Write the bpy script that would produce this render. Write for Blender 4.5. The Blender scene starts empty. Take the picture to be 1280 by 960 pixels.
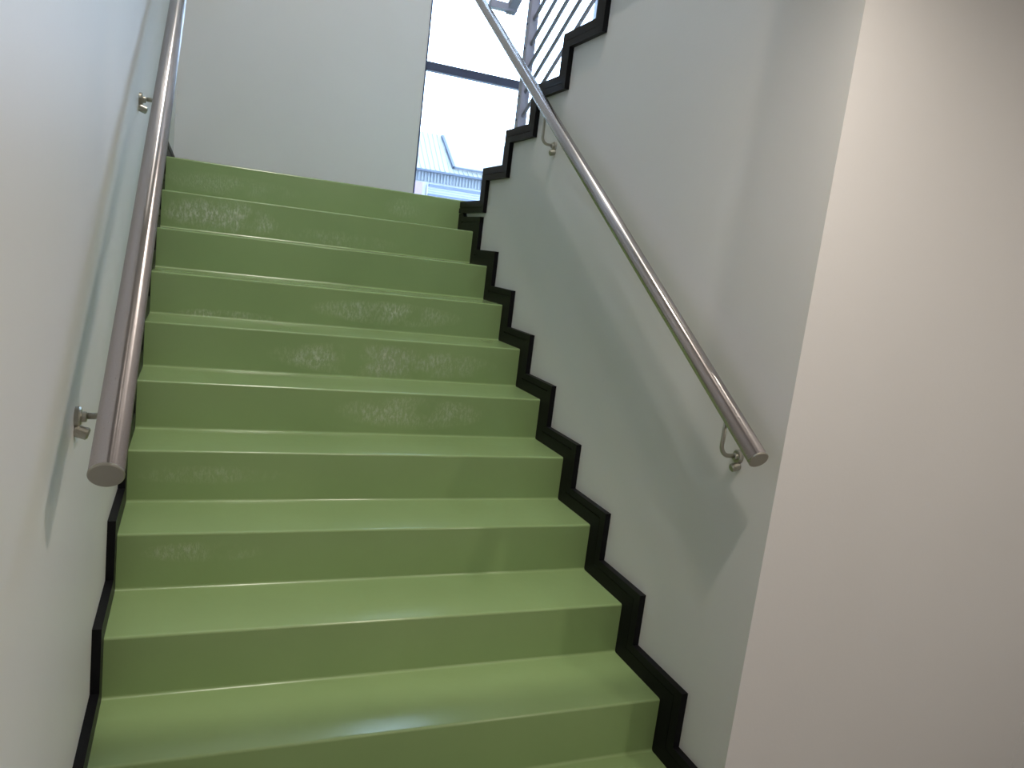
import bpy, bmesh, math, random
from mathutils import Vector, Matrix

random.seed(4)
scene = bpy.context.scene
col = scene.collection
H = 1.87            # landing height above the hall floor
R, T = 0.17, 0.2794 # riser, tread
W = 1.5212          # width of the flight between the skirtings
SK = 0.018          # skirting thickness
WL, WR = -SK, W + SK
YB = 1.45           # back wall of the landing
YF = -2.811         # front end of the stair-core wall
NR = 11

# ------------------------------------------------------------------ helpers
def link(name, me, mat, parent=None):
    o = bpy.data.objects.new(name, me)
    col.objects.link(o)
    if mat: me.materials.append(mat)
    if parent: o.parent = parent
    return o

def finish(name, bm, mat, parent=None, smooth=False, bevel=0):
    bmesh.ops.recalc_face_normals(bm, faces=bm.faces)
    me = bpy.data.meshes.new(name)
    bm.to_mesh(me); bm.free()
    if smooth:
        for p in me.polygons: p.use_smooth = True
    o = link(name, me, mat, parent)
    if bevel:
        b = o.modifiers.new('bevel', 'BEVEL'); b.width = bevel; b.segments = 2; b.limit_method = 'ANGLE'
    return o

def empty(name, loc, label=None, cat=None, group=None):
    o = bpy.data.objects.new(name, None); col.objects.link(o)
    o.location = (loc[0], loc[1], loc[2] + H); o.empty_display_size = 0.1
    if label: o['label'] = label; o['category'] = cat
    if group: o['group'] = group
    return o

def settle(parent, skip=()):
    """children were built in world coordinates: keep them there"""
    for c in parent.children:
        if c.name.split('.')[0] in skip: continue
        c.matrix_parent_inverse = Matrix.Translation(-parent.location)

def structure(o): o['kind'] = 'structure'; return o

def add_box(bm, x0, x1, y0, y1, z0, z1):
    v = [bm.verts.new((x, y, z + H)) for z in (z0, z1) for y in (y0, y1) for x in (x0, x1)]
    for f in ((0, 2, 3, 1), (4, 5, 7, 6), (0, 1, 5, 4), (2, 6, 7, 3), (0, 4, 6, 2), (1, 3, 7, 5)):
        bm.faces.new([v[i] for i in f])

def box(name, x0, x1, y0, y1, z0, z1, mat, parent=None, bevel=0):
    bm = bmesh.new(); add_box(bm, x0, x1, y0, y1, z0, z1)
    return finish(name, bm, mat, parent, bevel=bevel)

def add_prism(bm, yz, x0, x1):
    """polygon in the y-z plane pushed along x"""
    a = [bm.verts.new((x0, y, z + H)) for y, z in yz]
    b = [bm.verts.new((x1, y, z + H)) for y, z in yz]
    n = len(yz)
    bm.faces.new(a); bm.faces.new(b[::-1])
    for i in range(n):
        bm.faces.new((a[i], b[i], b[(i + 1) % n], a[(i + 1) % n]))

def add_strip(bm, inner, outer, x0, x1):
    """mitred board between two matching polylines in the y-z plane, from x0 to x1"""
    def row(pts, x): return [bm.verts.new((x, y, z + H)) for y, z in pts]
    i0, o0, i1, o1 = row(inner, x0), row(outer, x0), row(inner, x1), row(outer, x1)
    for k in range(len(inner) - 1):
        for q in ((i0[k], i0[k+1], o0[k+1], o0[k]), (i1[k], o1[k], o1[k+1], i1[k+1]),
                  (i0[k], i1[k], i1[k+1], i0[k+1]), (o0[k], o0[k+1], o1[k+1], o1[k])):
            bm.faces.new(q)
    for e in (0, -1):
        bm.faces.new((i0[e], o0[e], o1[e], i1[e]))

def add_tube(bm, pts, r, n=24, caps=True):
    pts = [Vector((p[0], p[1], p[2] + H)) for p in pts]
    rings = []
    ref = None
    for i, p in enumerate(pts):
        d = (pts[min(i + 1, len(pts) - 1)] - pts[max(i - 1, 0)]).normalized()
        if ref is None:
            ref = Vector((1, 0, 0)) if abs(d.x) < 0.8 else Vector((0, 0, 1))
        a = (ref - d * ref.dot(d)).normalized(); b = d.cross(a); ref = a
        rings.append([bm.verts.new(p + (a * math.cos(t) + b * math.sin(t)) * r)
                      for t in [2 * math.pi * k / n for k in range(n)]])
    for u, v in zip(rings, rings[1:]):
        for k in range(n):
            f = bm.faces.new((u[k], u[(k+1) % n], v[(k+1) % n], v[k])); f.smooth = True
    if caps:
        bm.faces.new(rings[0][::-1]); bm.faces.new(rings[-1])

def add_turn(bm, p0, p1, prof, n=32):
    """solid of revolution about p0->p1; prof = [(distance along, radius)]"""
    p0 = Vector((p0[0], p0[1], p0[2] + H)); p1 = Vector((p1[0], p1[1], p1[2] + H))
    d = (p1 - p0).normalized()
    ref = Vector((1, 0, 0)) if abs(d.x) < 0.8 else Vector((0, 0, 1))
    a = (ref - d * ref.dot(d)).normalized(); b = d.cross(a)
    rings = [[bm.verts.new(p0 + d * s + (a * math.cos(t) + b * math.sin(t)) * r)
              for t in [2 * math.pi * k / n for k in range(n)]] for s, r in prof]
    for u, v in zip(rings, rings[1:]):
        for k in range(n):
            bm.faces.new((u[k], u[(k+1) % n], v[(k+1) % n], v[k]))
    bm.faces.new(rings[0][::-1]); bm.faces.new(rings[-1])

def add_bar(bm, p0, p1, w, h, side=(1, 0, 0)):
    """rectangular bar from p0 to p1, w across `side`, h the other way"""
    p0 = Vector((p0[0], p0[1], p0[2] + H)); p1 = Vector((p1[0], p1[1], p1[2] + H))
    d = (p1 - p0).normalized(); s = Vector(side); s = (s - d * s.dot(d)).normalized(); t = d.cross(s)
    v = [bm.verts.new(p + s * (i * w / 2) + t * (j * h / 2)) for p in (p0, p1) for i, j in ((-1, -1), (1, -1), (1, 1), (-1, 1))]
    for f in ((0, 1, 2, 3), (7, 6, 5, 4), (0, 4, 5, 1), (1, 5, 6, 2), (2, 6, 7, 3), (3, 7, 4, 0)):
        bm.faces.new([v[i] for i in f])

# ---------------------------------------------------------------- materials
def new_mat(name):
    m = bpy.data.materials.new(name); m.use_nodes = True
    nt = m.node_tree; b = nt.nodes['Principled BSDF']
    return m, nt, b

def node(nt, t, **kw):
    n = nt.nodes.new(t)
    for k, v in kw.items():
        if k in n.inputs: n.inputs[k].default_value = v
        else: setattr(n, k, v)
    return n

def plain(name, c, rough=.5, metal=0.0, bump=0.0, bscale=200.0, spec=.5, var=0.0):
    m, nt, b = new_mat(name)
    b.inputs['Base Color'].default_value = (*c, 1); b.inputs['Roughness'].default_value = rough
    b.inputs['Metallic'].default_value = metal; b.inputs['Specular IOR Level'].default_value = spec
    tc = node(nt, 'ShaderNodeTexCoord')
    if bump:
        n = node(nt, 'ShaderNodeTexNoise', Scale=bscale, Detail=4.0)
        bp = node(nt, 'ShaderNodeBump', Strength=bump, Distance=0.002)
        nt.links.new(tc.outputs['Object'], n.inputs['Vector'])
        nt.links.new(n.outputs['Fac'], bp.inputs['Height']); nt.links.new(bp.outputs['Normal'], b.inputs['Normal'])
    if var:
        n = node(nt, 'ShaderNodeTexNoise', Scale=2.5, Detail=5.0)
        r = node(nt, 'ShaderNodeValToRGB')
        r.color_ramp.elements[0].position = .3; r.color_ramp.elements[1].position = .7
        r.color_ramp.elements[0].color = (*[x * (1 - var) for x in c], 1); r.color_ramp.elements[1].color = (*c, 1)
        nt.links.new(tc.outputs['Object'], n.inputs['Vector'])
        nt.links.new(n.outputs['Fac'], r.inputs['Fac']); nt.links.new(r.outputs['Color'], b.inputs['Base Color'])
    return m

M_WALL = plain('wall_paint', (.68, .685, .69), .42, bump=.12, bscale=90, spec=.35, var=.025)
M_CEIL = plain('ceiling_paint', (.8, .8, .79), .8, bump=.05)
M_BLACK = plain('black_gloss_paint', (.006, .006, .008), .42, bump=.08, bscale=60, spec=.12)
M_GREY = plain('grey_painted_steel', (.34, .36, .46), .4, bump=.05)
M_FRAME = plain('dark_aluminium', (.05, .065, .13), .4, bump=.03)
M_ROOF = plain('pale_metal_roofing', (.18, .18, .17), .5, var=.03)
M_CLAD = plain('pale_blue_cladding', (.15, .165, .19), .6, var=.03)
M_BWALL = plain('white_render', (.32, .32, .31), .8, var=.03)
M_FLASH = plain('grey_flashing', (.036, .046, .07), .5)
M_LILAC = plain('lilac_render', (.19, .13, .165), .8)
M_FLOOR = plain('grey_vinyl', (.36, .35, .34), .4, var=.08)
M_PAVE = plain('grey_paving', (.35, .35, .34), .9, var=.1)

def steel():
    m, nt, b = new_mat('brushed_steel')
    b.inputs['Base Color'].default_value = (.49, .47, .48, 1); b.inputs['Metallic'].default_value = 1
    b.inputs['Roughness'].default_value = .27
    tc = node(nt, 'ShaderNodeTexCoord'); mp = node(nt, 'ShaderNodeMapping')
    mp.inputs['Scale'].default_value = (60, 60, 60)
    n = node(nt, 'ShaderNodeTexNoise', Scale=9.0, Detail=3.0)
    mr = node(nt, 'ShaderNodeMapRange'); mr.inputs['To Min'].default_value = .24; mr.inputs['To Max'].default_value = .29
    nt.links.new(tc.outputs['Object'], mp.inputs['Vector']); nt.links.new(mp.outputs['Vector'], n.inputs['Vector'])
    nt.links.new(n.outputs['Fac'], mr.inputs['Value']); nt.links.new(mr.outputs['Result'], b.inputs['Roughness'])
    tg = node(nt, 'ShaderNodeTangent', direction_type='RADIAL', axis='Z')
    nt.links.new(tg.outputs['Tangent'], b.inputs['Tangent'])
    b.inputs['Anisotropic'].default_value = .85; b.inputs['Anisotropic Rotation'].default_value = .25
    return m
M_STEEL = steel()
M_STEELD = plain('dull_steel', (.42, .41, .36), .38, metal=1.0, bump=.05)

def glass():
    m = bpy.data.materials.new('window_glass'); m.use_nodes = True
    nt = m.node_tree; nt.nodes.clear()
    out = node(nt, 'ShaderNodeOutputMaterial'); mix = node(nt, 'ShaderNodeMixShader')
    tr = node(nt, 'ShaderNodeBsdfTransparent'); gl = node(nt, 'ShaderNodeBsdfGlossy')
    tr.inputs['Color'].default_value = (.93, .96, .97, 1); gl.inputs['Roughness'].default_value = .0
    fr = node(nt, 'ShaderNodeFresnel'); fr.inputs['IOR'].default_value = 1.45
    nt.links.new(fr.outputs[0], mix.inputs[0]); nt.links.new(tr.outputs[0], mix.inputs[1])
    nt.links.new(gl.outputs[0], mix.inputs[2]); nt.links.new(mix.outputs[0], out.inputs['Surface'])
    return m
M_GLASS = glass()

# glossy green floor paint with scuffed, flaking patches on some risers
# patch: (x centre, height below landing, half width, half height, strength)
PATCH = [(.27, -.26, .24, .075, 1.0), (.30, -.10, .30, .05, .25), (.98, -.60, .30, .05, .75),
         (.93, -.775, .42, .065, .9), (.98, -.93, .26, .06, .6), (.30, -.665, .18, .02, .7), (1.2, -.09, .1, .05, .2),
         (.24, -1.25, .16, .03, .4), (.25, -1.10, .22, .03, .25), (.8, -.30, .3, .04, .2)]
def green():
    m, nt, b = new_mat('green_floor_paint')
    L = nt.links.new
    tc = node(nt, 'ShaderNodeTexCoord'); sep = node(nt, 'ShaderNodeSeparateXYZ'); L(tc.outputs['Object'], sep.inputs[0])
    def math_(op, a, bb=None):
        n = node(nt, 'ShaderNodeMath', operation=op)
        for i, s in enumerate((a, bb)):
            if s is None: continue
            if isinstance(s, (int, float)): n.inputs[i].default_value = s
            else: L(s, n.inputs[i])
        return n.outputs[0]
    total = None
    for x, z, hw, hh, s in PATCH:
        hw, hh = hw * 1.2, hh * 1.15
        dx = math_('DIVIDE', math_('SUBTRACT', sep.outputs['X'], x), hw)
        dz = math_('DIVIDE', math_('SUBTRACT', sep.outputs['Z'], z + H), hh)
        d = math_('ADD', math_('MULTIPLY', dx, dx), math_('MULTIPLY', dz, dz))
        k = math_('MULTIPLY', math_('MAXIMUM', math_('SUBTRACT', 1.0, d), 0.0), s)
        total = k if total is None else math_('MAXIMUM', total, k)
    geo = node(nt, 'ShaderNodeNewGeometry'); sn = node(nt, 'ShaderNodeSeparateXYZ'); L(geo.outputs['Normal'], sn.inputs[0])
    face = math_('GREATER_THAN', math_('ABSOLUTE', sn.outputs['Y']), .7)
    n5 = node(nt, 'ShaderNodeTexNoise', Scale=7.0, Detail=3.0); L(tc.outputs['Object'], n5.inputs['Vector'])
    blot = node(nt, 'ShaderNodeMapRange'); blot.inputs['From Min'].default_value = .36; blot.inputs['From Max'].default_value = .60
    L(n5.outputs['Fac'], blot.inputs['Value'])
    total = math_('MULTIPLY', math_('MULTIPLY', total, face), blot.outputs['Result'])
    # vertical streaky flakes
    mp = node(nt, 'ShaderNodeMapping'); mp.inputs['Scale'].default_value = (3.2, 1, 1.4); L(tc.outputs['Object'], mp.inputs['Vector'])
    n1 = node(nt, 'ShaderNodeTexNoise', Scale=30.0, Detail=8.0, Roughness=.7); L(mp.outputs[0], n1.inputs['Vector'])
    fl = node(nt, 'ShaderNodeMapRange'); fl.inputs['From Min'].default_value = .46; fl.inputs['From Max'].default_value = .68
    L(n1.outputs['Fac'], fl.inputs['Value'])
    flake = math_('MULTIPLY', total, fl.outputs['Result'])
    haze = math_('MULTIPLY', total, .16)
    mask = math_('MINIMUM', math_('ADD', flake, haze), .75)
    # broad colour variation of the brushed-on paint
    n2 = node(nt, 'ShaderNodeTexNoise', Scale=1.6, Detail=5.0); L(tc.outputs['Object'], n2.inputs['Vector'])
    ramp = node(nt, 'ShaderNodeValToRGB'); L(n2.outputs['Fac'], ramp.inputs['Fac'])
    ramp.color_ramp.elements[0].position = .32; ramp.color_ramp.elements[1].position = .7
    ramp.color_ramp.elements[0].color = (.245, .355, .155, 1); ramp.color_ramp.elements[1].color = (.28, .395, .178, 1)
    mix = node(nt, 'ShaderNodeMixRGB'); L(mask, mix.inputs['Fac']); L(ramp.outputs['Color'], mix.inputs['Color1'])
    mix.inputs['Color2'].default_value = (.80, .84, .68, 1)
    L(mix.outputs['Color'], b.inputs['Base Color'])
    # gloss: rough haze in worn places
    n3 = node(nt, 'ShaderNodeTexNoise', Scale=5.0, Detail=4.0); L(tc.outputs['Object'], n3.inputs['Vector'])
    rr = node(nt, 'ShaderNodeMapRange'); rr.inputs['To Min'].default_value = .14; rr.inputs['To Max'].default_value = .30
    L(n3.outputs['Fac'], rr.inputs['Value']); L(math_('MAXIMUM', math_('SUBTRACT', rr.outputs['Result'], math_('MULTIPLY', flake, .1)), .08), b.inputs['Roughness'])
    b.inputs['Specular IOR Level'].default_value = .5
    # orange-peel waviness plus the flaked relief
    n4 = node(nt, 'ShaderNodeTexNoise', Scale=26.0, Detail=3.0); L(tc.outputs['Object'], n4.inputs['Vector'])
    b1 = node(nt, 'ShaderNodeBump', Strength=.10, Distance=.004); L(n4.outputs['Fac'], b1.inputs['Height'])
    b2 = node(nt, 'ShaderNodeBump', Strength=.9, Distance=.004); L(flake, b2.inputs['Height']); L(b1.outputs['Normal'], b2.inputs['Normal'])
    L(b2.outputs['Normal'], b.inputs['Normal'])
    return m
M_GREEN = green()

# --------------------------------------------------------------- the stairs
stairs = empty('staircase', (0, -NR * T, -H),
               'flight of glossy green painted steps climbing between the white walls', 'staircase')
def rounded(yn, zn, back, thick, r=.007, seg=5):
    """tread section: rounded nosing at (yn, zn)"""
    arc = [(yn + r - r * math.sin(a), zn - r + r * math.cos(a)) for a in [math.pi / 2 * i / seg for i in range(seg + 1)]]
    return [(back, zn)] + arc + [(yn, zn - thick), (back, zn - thick)]
for k in range(1, NR):
    bm = bmesh.new(); add_prism(bm, rounded(-k * T, -k * R, -(k - 1) * T + .02, .03), 0, W)
    finish('tread', bm, M_GREEN, stairs)
for k in range(NR):
    y = -k * T; zb = -(k + 1) * R; zt = -k * R - .03
    cove = [(y - .008 + .008 * math.sin(a), zb + .008 - .008 * math.cos(a)) for a in [math.pi / 2 * i / 4 for i in range(5)]]
    bm = bmesh.new(); add_prism(bm, [(y + .02, zb), (y - .008, zb)] + cove[1:] + [(y, zt), (y + .02, zt)], 0, W)
    finish('riser', bm, M_GREEN, stairs)
settle(stairs)

# landing: front edge has the same rounded nosing
bm = bmesh.new(); add_prism(bm, rounded(0, 0, YB + .25, .03), WL, WR); 
add_box(bm, WR, 3.06, 0, YB + .25, -.03, 0)
add_box(bm, WL, 3.06, .02, YB + .25, -.25, -.03)
structure(finish('floor_landing', bm, M_GREEN))
structure(box('floor', WL - .2, 3.3, -9.2, YB + .2, -H - .1, -H, M_FLOOR))

# ------------------------------------------------------------------- walls
ZC = 4.6          # ceiling of the stair well
ZH = 0.62         # ceiling of the hall
structure(box('wall_left', WL - .2, WL, -9.2, YB + .2, -H, ZC, M_WALL))
bm = bmesh.new()
WX0, WX1, WZ1 = 1.605, 3.0, 4.2
add_box(bm, WL, WX0, YB, YB + .2, -H, ZC)
add_box(bm, WX1, 3.26, YB, YB + .2, -H, ZC)
add_box(bm, WX0, WX1, YB, YB + .2, WZ1, ZC)
add_box(bm, WX0, WX1, YB, YB + .2, -H, -.25)
structure(finish('wall_back', bm, M_WALL))

# stair-core wall on the right, its top stepped like the flight above
UT, UR, UY, UZ = .2795, .1645, -.33, -.008
def upper_profile(n):
    pts = [(.004, UZ)]
    for i in range(n):
        pts += [(UY - UT * i, UZ + UR * i), (UY - UT * i, UZ + UR * (i + 1))]
    return pts
NU = 11
up = upper_profile(NU)
poly = [(0, -H)] + [(min(y, 0), z - .004) for y, z in up if y > YF]
poly += [(YF, poly[-1][1]), (YF, -H)]
bm = bmesh.new(); add_prism(bm, poly, WR, 3.06)
structure(finish('wall_right', bm, M_WALL))
structure(box('wall_stairwell', 3.06, 3.26, YF - .0, YB, -H, ZC, M_WALL))
structure(box('wall_hall', 2.735, 2.935, -9.0, YF, -H, ZH, M_WALL))
bm = bmesh.new()
add_box(bm, WL, 2.735, -9.2, -9.0, -H, ZH)
structure(finish('wall_entrance', bm, M_WALL))
structure(box('ceiling_soffit', 1.50, 3.26, -3.2, YF, ZH, 1.2, M_WALL))
structure(box('ceiling_edge', WL, 1.50, -3.2, -2.562, ZH, 1.85, M_WALL))
structure(box('ceiling', WL - .2, 3.26, -9.2, -3.2, ZH, 1.85, M_CEIL))
structure(box('ceiling_stairwell', WL - .2, 3.26, -4.5, YB + .2, ZC, ZC + .15, M_CEIL))
structure(box('wall_upper', WL - .2, 3.26, -4.7, -4.5, 1.85, ZC, M_WALL))
structure(box('wall_upper_side', 3.06, 3.26, -4.5, YF, 1.85, ZC, M_WALL))

# --------------------------------------------------- stepped black skirtings
OX, OZ = .10, .077
def stair_skirt(name, x_wall, x_face, x_bead):
    inner, outer = [], []
    inner.append((YB, 0)); outer.append((YB, OZ))
    for k in range(NR):
        y, z = -k * T, -k * R
        inner += [(y, z), (y, z - R)]
        outer += [(y - OX, z + OZ), (y - OX, z - R + OZ)]
    return inner, outer
def lerp(a, b, t): return [(p[0] + (q[0] - p[0]) * t, p[1] + (q[1] - p[1]) * t) for p, q in zip(a, b)]
def skirt(name, inner, outer, x_wall, side, first=0):
    bm = bmesh.new()
    low = [(y + .008, z - .008) for y, z in inner]
    add_strip(bm, low, lerp(inner, outer, .60), x_wall, x_wall + side * SK)
    add_strip(bm, lerp(inner, outer, .60), lerp(inner, outer, .66), x_wall, x_wall + side * (SK - .006))
    add_strip(bm, lerp(inner, outer, .66), outer, x_wall, x_wall + side * (SK + .003))
    return structure(finish(name, bm, M_BLACK))
inn, out = stair_skirt('', 0, 0, 0)
inn2 = inn + [(YF - 1.2, -H)]; out2 = out + [(YF - 1.2, -H + OZ)]
inn2[-2] = (-(NR - 1) * T, -H); 
innL = inn + [(-8.99, -H)]; outL = out + [(-8.99, -H + OZ)]
skirt('baseboard_left', innL, outL, WL, 1)
# on the right it starts at the landing edge (joined to the upper string) and ends at the wall's corner
innR = [(0, UZ - .064)] + inn[2:-1] ; outR = [(-OX + .02, UZ - .064)] + out[2:-1]
innR += [(-(NR - 1) * T - .0005, -H + OZ)]; outR += [(YF + .0005 if YF > -(NR - 1) * T - OX else -(NR - 1) * T - OX, -H + OZ)]
# keep the last boards inside the wall's end
innR = [(max(y, YF + .001), z) for y, z in innR]; outR = [(max(y, YF + .001), z) for y, z in outR]
skirt('baseboard_right', innR, outR, WR, -1)
bb = bmesh.new(); add_box(bb, WL, WX0, YB - SK, YB, 0, OZ)
structure(finish('baseboard_back', bb, M_BLACK, bevel=.003))
bb = bmesh.new(); add_box(bb, WR, 2.735, YF - SK, YF, -H, -H + OZ)
structure(finish('baseboard_front', bb, M_BLACK, bevel=.003))

# the stepped edging of the flight above
uin = up
uout = [(.0, UZ - .064)]
for i in range(NU):
    uout += [(UY - UT * i - .078, UZ + UR * i - .064), (UY - UT * i - .078, UZ + UR * (i + 1) - .064)]
uout[-1] = (uin[-1][0] - .078, uin[-1][1])
bm = bmesh.new()
def uslice(a, b, x0, x1):
    add_strip(bm, lerp(uin, uout, a), lerp(uin, uout, b), x0, x1)
cut = [i for i, (y, z) in enumerate(uout) if y > YF]
uin, uout = uin[:len(cut)], uout[:len(cut)]
uslice(0, .52, W, WR + .03); uslice(.52, .58, W + .006, WR); uslice(.58, 1, W - .003, WR)
structure(finish('trim_1', bm, M_BLACK))

# ---------------------------------------------------------------- handrails
RR = .0253
def handrail(label, x, y0, y1, slope, z0, plates, xw, drop, wall_in):
    """x: axis distance, runs from (y0, z0) up to y1; plates: (y, z) of wall plates on the wall at xw"""
    t = empty('handrail', (x, y0, z0), label, 'handrail', 'wall handrails of the green stairs')
    zz = lambda y: z0 + slope * (y - y0)
    ln = math.hypot(y1 - y0, zz(y1) - zz(y0))
    bm = bmesh.new(); add_tube(bm, [(0, 0, -H), (0, 0, ln - H)], RR, 64)
    o = finish('rail', bm, M_STEEL, t)
    o.rotation_euler = (-(math.pi / 2 - math.atan(slope)), 0, 0)
    d = Vector((0, 1, slope)).normalized()
    for s, ya in ((-1, y0), (1, y1)):
        e = Vector((x, ya, zz(ya)))
        bm = bmesh.new()
        add_turn(bm, e - d * (s * -.0005 if s > 0 else .0), e + d * s, [(0, RR + .0004), (.003, RR + .0004), (.0045, RR - .001)], 48)
        finish('end_cap', bm, M_STEELD, t)['label'] = 'flat dull steel end cap'
    inw = 1 if x > xw else -1            # from the wall towards the rail
    for y, z in plates:
        zb = zz(y) - RR / math.cos(math.atan(slope)) + .004
        # wall rose, domed disc
        bm = bmesh.new()
        add_turn(bm, (xw, y, z), (xw + inw, y, z), [(0, .019), (.007, .019), (.010, .016), (.011, .010), (.018, .0095), (.019, .008)], 40)
        p = finish('wall_plate', bm, M_STEELD, t, smooth=False)
        bm = bmesh.new()
        add_turn(bm, (xw, y - .004, z - .024), (xw + inw * .95, y - .004, z - .024 - .3), [(.0, .0115), (.022, .0115), (.025, .008)], 24)
        finish('fixing_screw', bm, M_STEELD, t)
        # bent arm
        xe = x - inw * .014
        xr = xw + inw * .02
        pts = [(xr, y, z + .002)]
        rad = min(.028, abs(xe - xr) * .7)
        pts.append((xe - inw * rad, y, z + .002))
        for i in range(1, 9):
            a = math.pi / 2 * i / 8
            pts.append((xe - inw * rad + inw * rad * math.sin(a), y, z + .002 + rad * (1 - math.cos(a))))
        pts.append((xe, y, zb))
        bm = bmesh.new(); add_tube(bm, pts, .006, 16)
        finish('bracket_arm', bm, M_STEELD, t)
        bm = bmesh.new(); add_bar(bm, (xe, y - .03, zz(y - .03) - RR - .002), (xe, y + .03, zz(y + .03) - RR - .002), .02, .006)
        finish('saddle', bm, M_STEELD, t)
    settle(t, ('rail',))
    return t
handrail('brushed steel tube handrail on the left wall, its cut end facing down', .062, -3.03, 1.0, .608, -.675,
         [(-2.735, -.66), (-1.58, .05), (-.3, .80)], WL, .2, 1)
handrail('brushed steel tube handrail on the right wall under the stepped black edging', 1.463, -2.815, -.11, .643, -.694,
         [(-2.655, -.733), (-1.18, .20)], WR, .14, -1)

# --------------------------------------------------------------- balustrade
bx = 1.61
bal = empty('balustrade', (bx, -.557, UZ + UR), 'grey steel balustrade with sloping parallel bars above the stepped black edging', 'balustrade')
S = .59
for py in (-.557, -1.95):
    i = int((UY - py) // UT) + 1
    zb = UZ + UR * i
    bm = bmesh.new(); add_box(bm, bx - .022, bx + .022, py - .024, py + .024, zb, .85 - S * py - .02)
    o = finish('post', bm, M_GREY, bal, bevel=.003)
    for c in range(7):
        bm = bmesh.new(); z = .06 + .1125 * c - S * py
        add_turn(bm, (bx - .022, py - .0, z), (bx - .03, py, z), [(0, .006), (.002, .006), (.003, .004)], 12)
        finish('bolt', bm, M_FRAME, o)
    bm = bmesh.new(); add_box(bm, bx - .045, bx + .045, py - .045, py + .045, zb - .004, zb + .008)
    finish('base_plate', bm, M_GREY, bal)
for c in range(7):
    cc = .068 + .1125 * c
    bm = bmesh.new()
    ys = -.575 
    add_tube(bm, [(bx, ys, cc - S * ys), (bx, YF + .1, cc - S * (YF + .1))], .0088, 12)
    finish('bar', bm, M_GREY, bal)
yc = -.235; zc = .85 - S * yc
bm = bmesh.new()
add_bar(bm, (bx, yc + .02, .85 - S * (yc + .02)), (bx, YF + .1, .85 - S * (YF + .1)), .05, .035)
finish('top_rail', bm, M_GREY, bal)
bm = bmesh.new(); add_bar(bm, (bx + .025, yc, zc), (1.4895, yc, zc), .045, .035, side=(0, 1, 0))
finish('return_rail', bm, M_GREY, bal)
settle(bal)

# ------------------------------------------------------------------- window
win = structure(bpy.data.objects.new('window_1', None)); col.objects.link(win)
win.location = (WX0, YB + .1, H)
yg = YB + .10
F = .05
ZT0, ZT1 = .995, 1.055
def wbox(name, *a): return box(name, *a, M_FRAME, win, .003)
bm = bmesh.new()
add_box(bm, WX0, WX0 + .037, yg, yg + .06, 0, WZ1); add_box(bm, WX1 - F, WX1, yg, yg + .06, 0, WZ1)
add_box(bm, WX0 + .03, WX1 - F, yg, yg + .06, WZ1 - F, WZ1); add_box(bm, WX0 + .03, WX1 - F, yg, yg + .06, 0, .04)
finish('window_frame', bm, M_FRAME, win, bevel=.002)
TR = (ZT0, ZT0 + 1.1, ZT0 + 2.2)
for z in TR: wbox('transom', WX0 + .03, WX1 - F, yg - .005, yg + .06, z, z + .06)
for x0, x1 in ((WX0 + .03, WX1 - F),):
    for z0, z1 in zip((.04,) + tuple(z + .06 for z in TR), TR + (WZ1 - F,)):
        box('glass_pane', x0 - .004, x1 + .004, yg + .026, yg + .032, z0 - .004, z1 + .004, M_GLASS, win)
settle(win)

# ----------------------------------------------------- the building outside
bld = empty('building', (3.0, 12, -3.5), 'pale low building with ribbed metal roof seen through the window', 'building')
BY = 12.0
X0, X1 = 2.0, 12.0
zE = 1.30
bm = bmesh.new(); add_box(bm, X0, X1, BY, BY + 1.7, -3.5, zE - .225)
finish('wall', bm, M_BWALL, bld)
bm = bmesh.new(); add_box(bm, X0, X1, BY - .02, BY + 1.72, zE - .225, zE - .03)
x = X0
while x < X1:
    add_box(bm, x, x + .03, BY - .05, BY - .02, zE - .225, zE - .03); x += .07
finish('ribbed_cladding', bm, M_CLAD, bld)
sl = .9; SR = .98
def roof_pt(s): return BY - .12 + s, zE + sl * s
bm = bmesh.new(); add_prism(bm, [roof_pt(0), roof_pt(SR), (BY - .12 + 2 * SR, zE), (BY - .12 + 2 * SR, zE - .03), (BY - .12, zE - .03)], X0, X1)
x = X0 + .03
while x < 6.4:
    y0, z0 = roof_pt(0.02); y1, z1 = roof_pt(SR)
    add_bar(bm, (x, y0, z0 + .006), (x, y1, z1 + .006), .014, .03); x += .105
finish('roof', bm, M_ROOF, bld)
box('gutter', X0, X1, BY - .2, BY - .115, zE - .04, zE + .01, M_FLASH, bld, .01)
# raised smooth roof field to the right, edged with flashing
fy0, fz0 = roof_pt(.11); fy1, fz1 = roof_pt(SR - .08)
bm = bmesh.new()
v = [bm.verts.new((a, b, c + H)) for dz in (.0, .08) for a, b, c in ((5.10, fy0, fz0 + dz), (X1, fy0, fz0 + dz), (X1, fy1, fz1 + dz), (5.0, fy1, fz1 + dz))]
for f in ((3, 2, 1, 0), (4, 5, 6, 7), (0, 1, 5, 4), (1, 2, 6, 5), (2, 3, 7, 6), (3, 0, 4, 7)): bm.faces.new([v[i] for i in f])
finish('roof_panel', bm, M_ROOF, bld)
bm = bmesh.new()
add_bar(bm, (5.07, fy0, fz0 + .04), (4.97, fy1, fz1 + .04), .05, .08); add_bar(bm, (5.07, fy0 - .02, fz0 + .045), (X1, fy0 - .02, fz0 + .045), .03, .03, (0, 0, 1))
finish('flashing', bm, M_FLASH, bld)
lv = box('louvre_window', 4.52, 9.0, BY - .05, BY + .0, .35, 1.02, M_BWALL, bld)
for z, h in ((1.0, .055), (.815, .04), (.63, .04)):
    bm = bmesh.new(); add_box(bm, 4.55, 8.98, BY - .09, BY - .05, z - h / 2, z + h / 2)
    finish('louvre_slat', bm, M_FRAME, lv)
for z in (.93, .88):
    bm = bmesh.new(); add_box(bm, 4.55, 8.98, BY - .075, BY - .05, z - .008, z + .008)
    finish('louvre_slat', bm, M_CLAD, lv)
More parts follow.
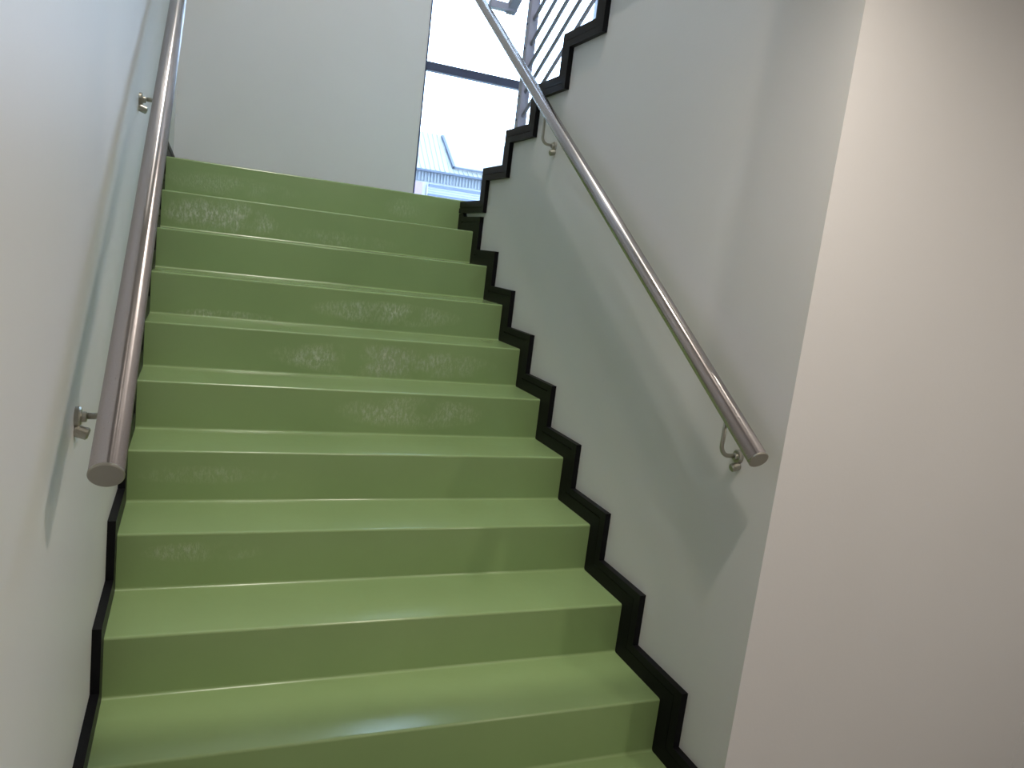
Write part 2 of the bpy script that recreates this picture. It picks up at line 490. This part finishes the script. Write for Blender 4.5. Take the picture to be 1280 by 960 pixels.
box('column', 4.2, 4.38, BY - .22, BY - .05, -3.5, 1.03, M_LILAC, bld)
settle(bld)
structure(box('ground', -20, 30, YB + .3, 45, -3.7, -3.5, M_PAVE))

# ------------------------------------------------------------------- lights
wd = bpy.data.worlds.new('overcast_sky'); scene.world = wd; wd.use_nodes = True
bg = wd.node_tree.nodes['Background']
bg.inputs['Color'].default_value = (.56, .74, 1.0, 1); bg.inputs['Strength'].default_value = 11.0

def lamp(name, loc, size, power, color, rot=(0, 0, 0), size_y=None, disk=True, spread=None):
    l = bpy.data.lights.new(name, 'AREA'); l.energy = power; l.color = color
    if size_y: l.shape = 'RECTANGLE'; l.size = size; l.size_y = size_y
    else: l.shape = 'DISK'; l.size = size
    if spread: l.spread = spread
    o = bpy.data.objects.new(name, l); col.objects.link(o)
    o.location = (loc[0], loc[1], loc[2] + H); o.rotation_euler = rot
    return o
WARM = (1.0, .88, .76)
# round downlights let into the hall ceiling
for x, y, p in ((1.147, -3.40, 13), (2.15, -4.4, 14), (.95, -5.8, 4), (2.0, -6.4, 6)):
    lamp('downlight', (x, y, ZH - .006), .085, p, WARM)
# lamp on the ceiling of the stair well
lamp('stairwell_lamp', (.78, -2.70, ZC - .03), .11, 95, (1, .93, .82))

# ------------------------------------------------------------------- camera
cd = bpy.data.cameras.new('camera'); cd.sensor_width = 36; cd.lens = 964.2176 / 1280 * 36
cd.clip_start = .02
co = bpy.data.objects.new('camera', cd); col.objects.link(co); scene.camera = co
yaw, pitch, roll = .3981, -.1609, .1232
f = Vector((math.sin(yaw) * math.cos(pitch), math.cos(yaw) * math.cos(pitch), math.sin(pitch)))
r0 = Vector((math.cos(yaw), -math.sin(yaw), 0)); u0 = r0.cross(f)
r = r0 * math.cos(roll) + u0 * math.sin(roll); u = u0 * math.cos(roll) - r0 * math.sin(roll)
m = Matrix((r, u, -f)).transposed().to_4x4()
m.translation = (.1736, -4.2787, -.2839 + H)
co.matrix_world = m

scene.view_settings.view_transform = 'Standard'; scene.view_settings.look = 'None'
scene.view_settings.gamma = 1; scene.view_settings.exposure = 0
scene.view_settings.use_curve_mapping = False
scene.cycles.use_denoising = True
scene.cycles.diffuse_bounces = 6; scene.cycles.max_bounces = 12
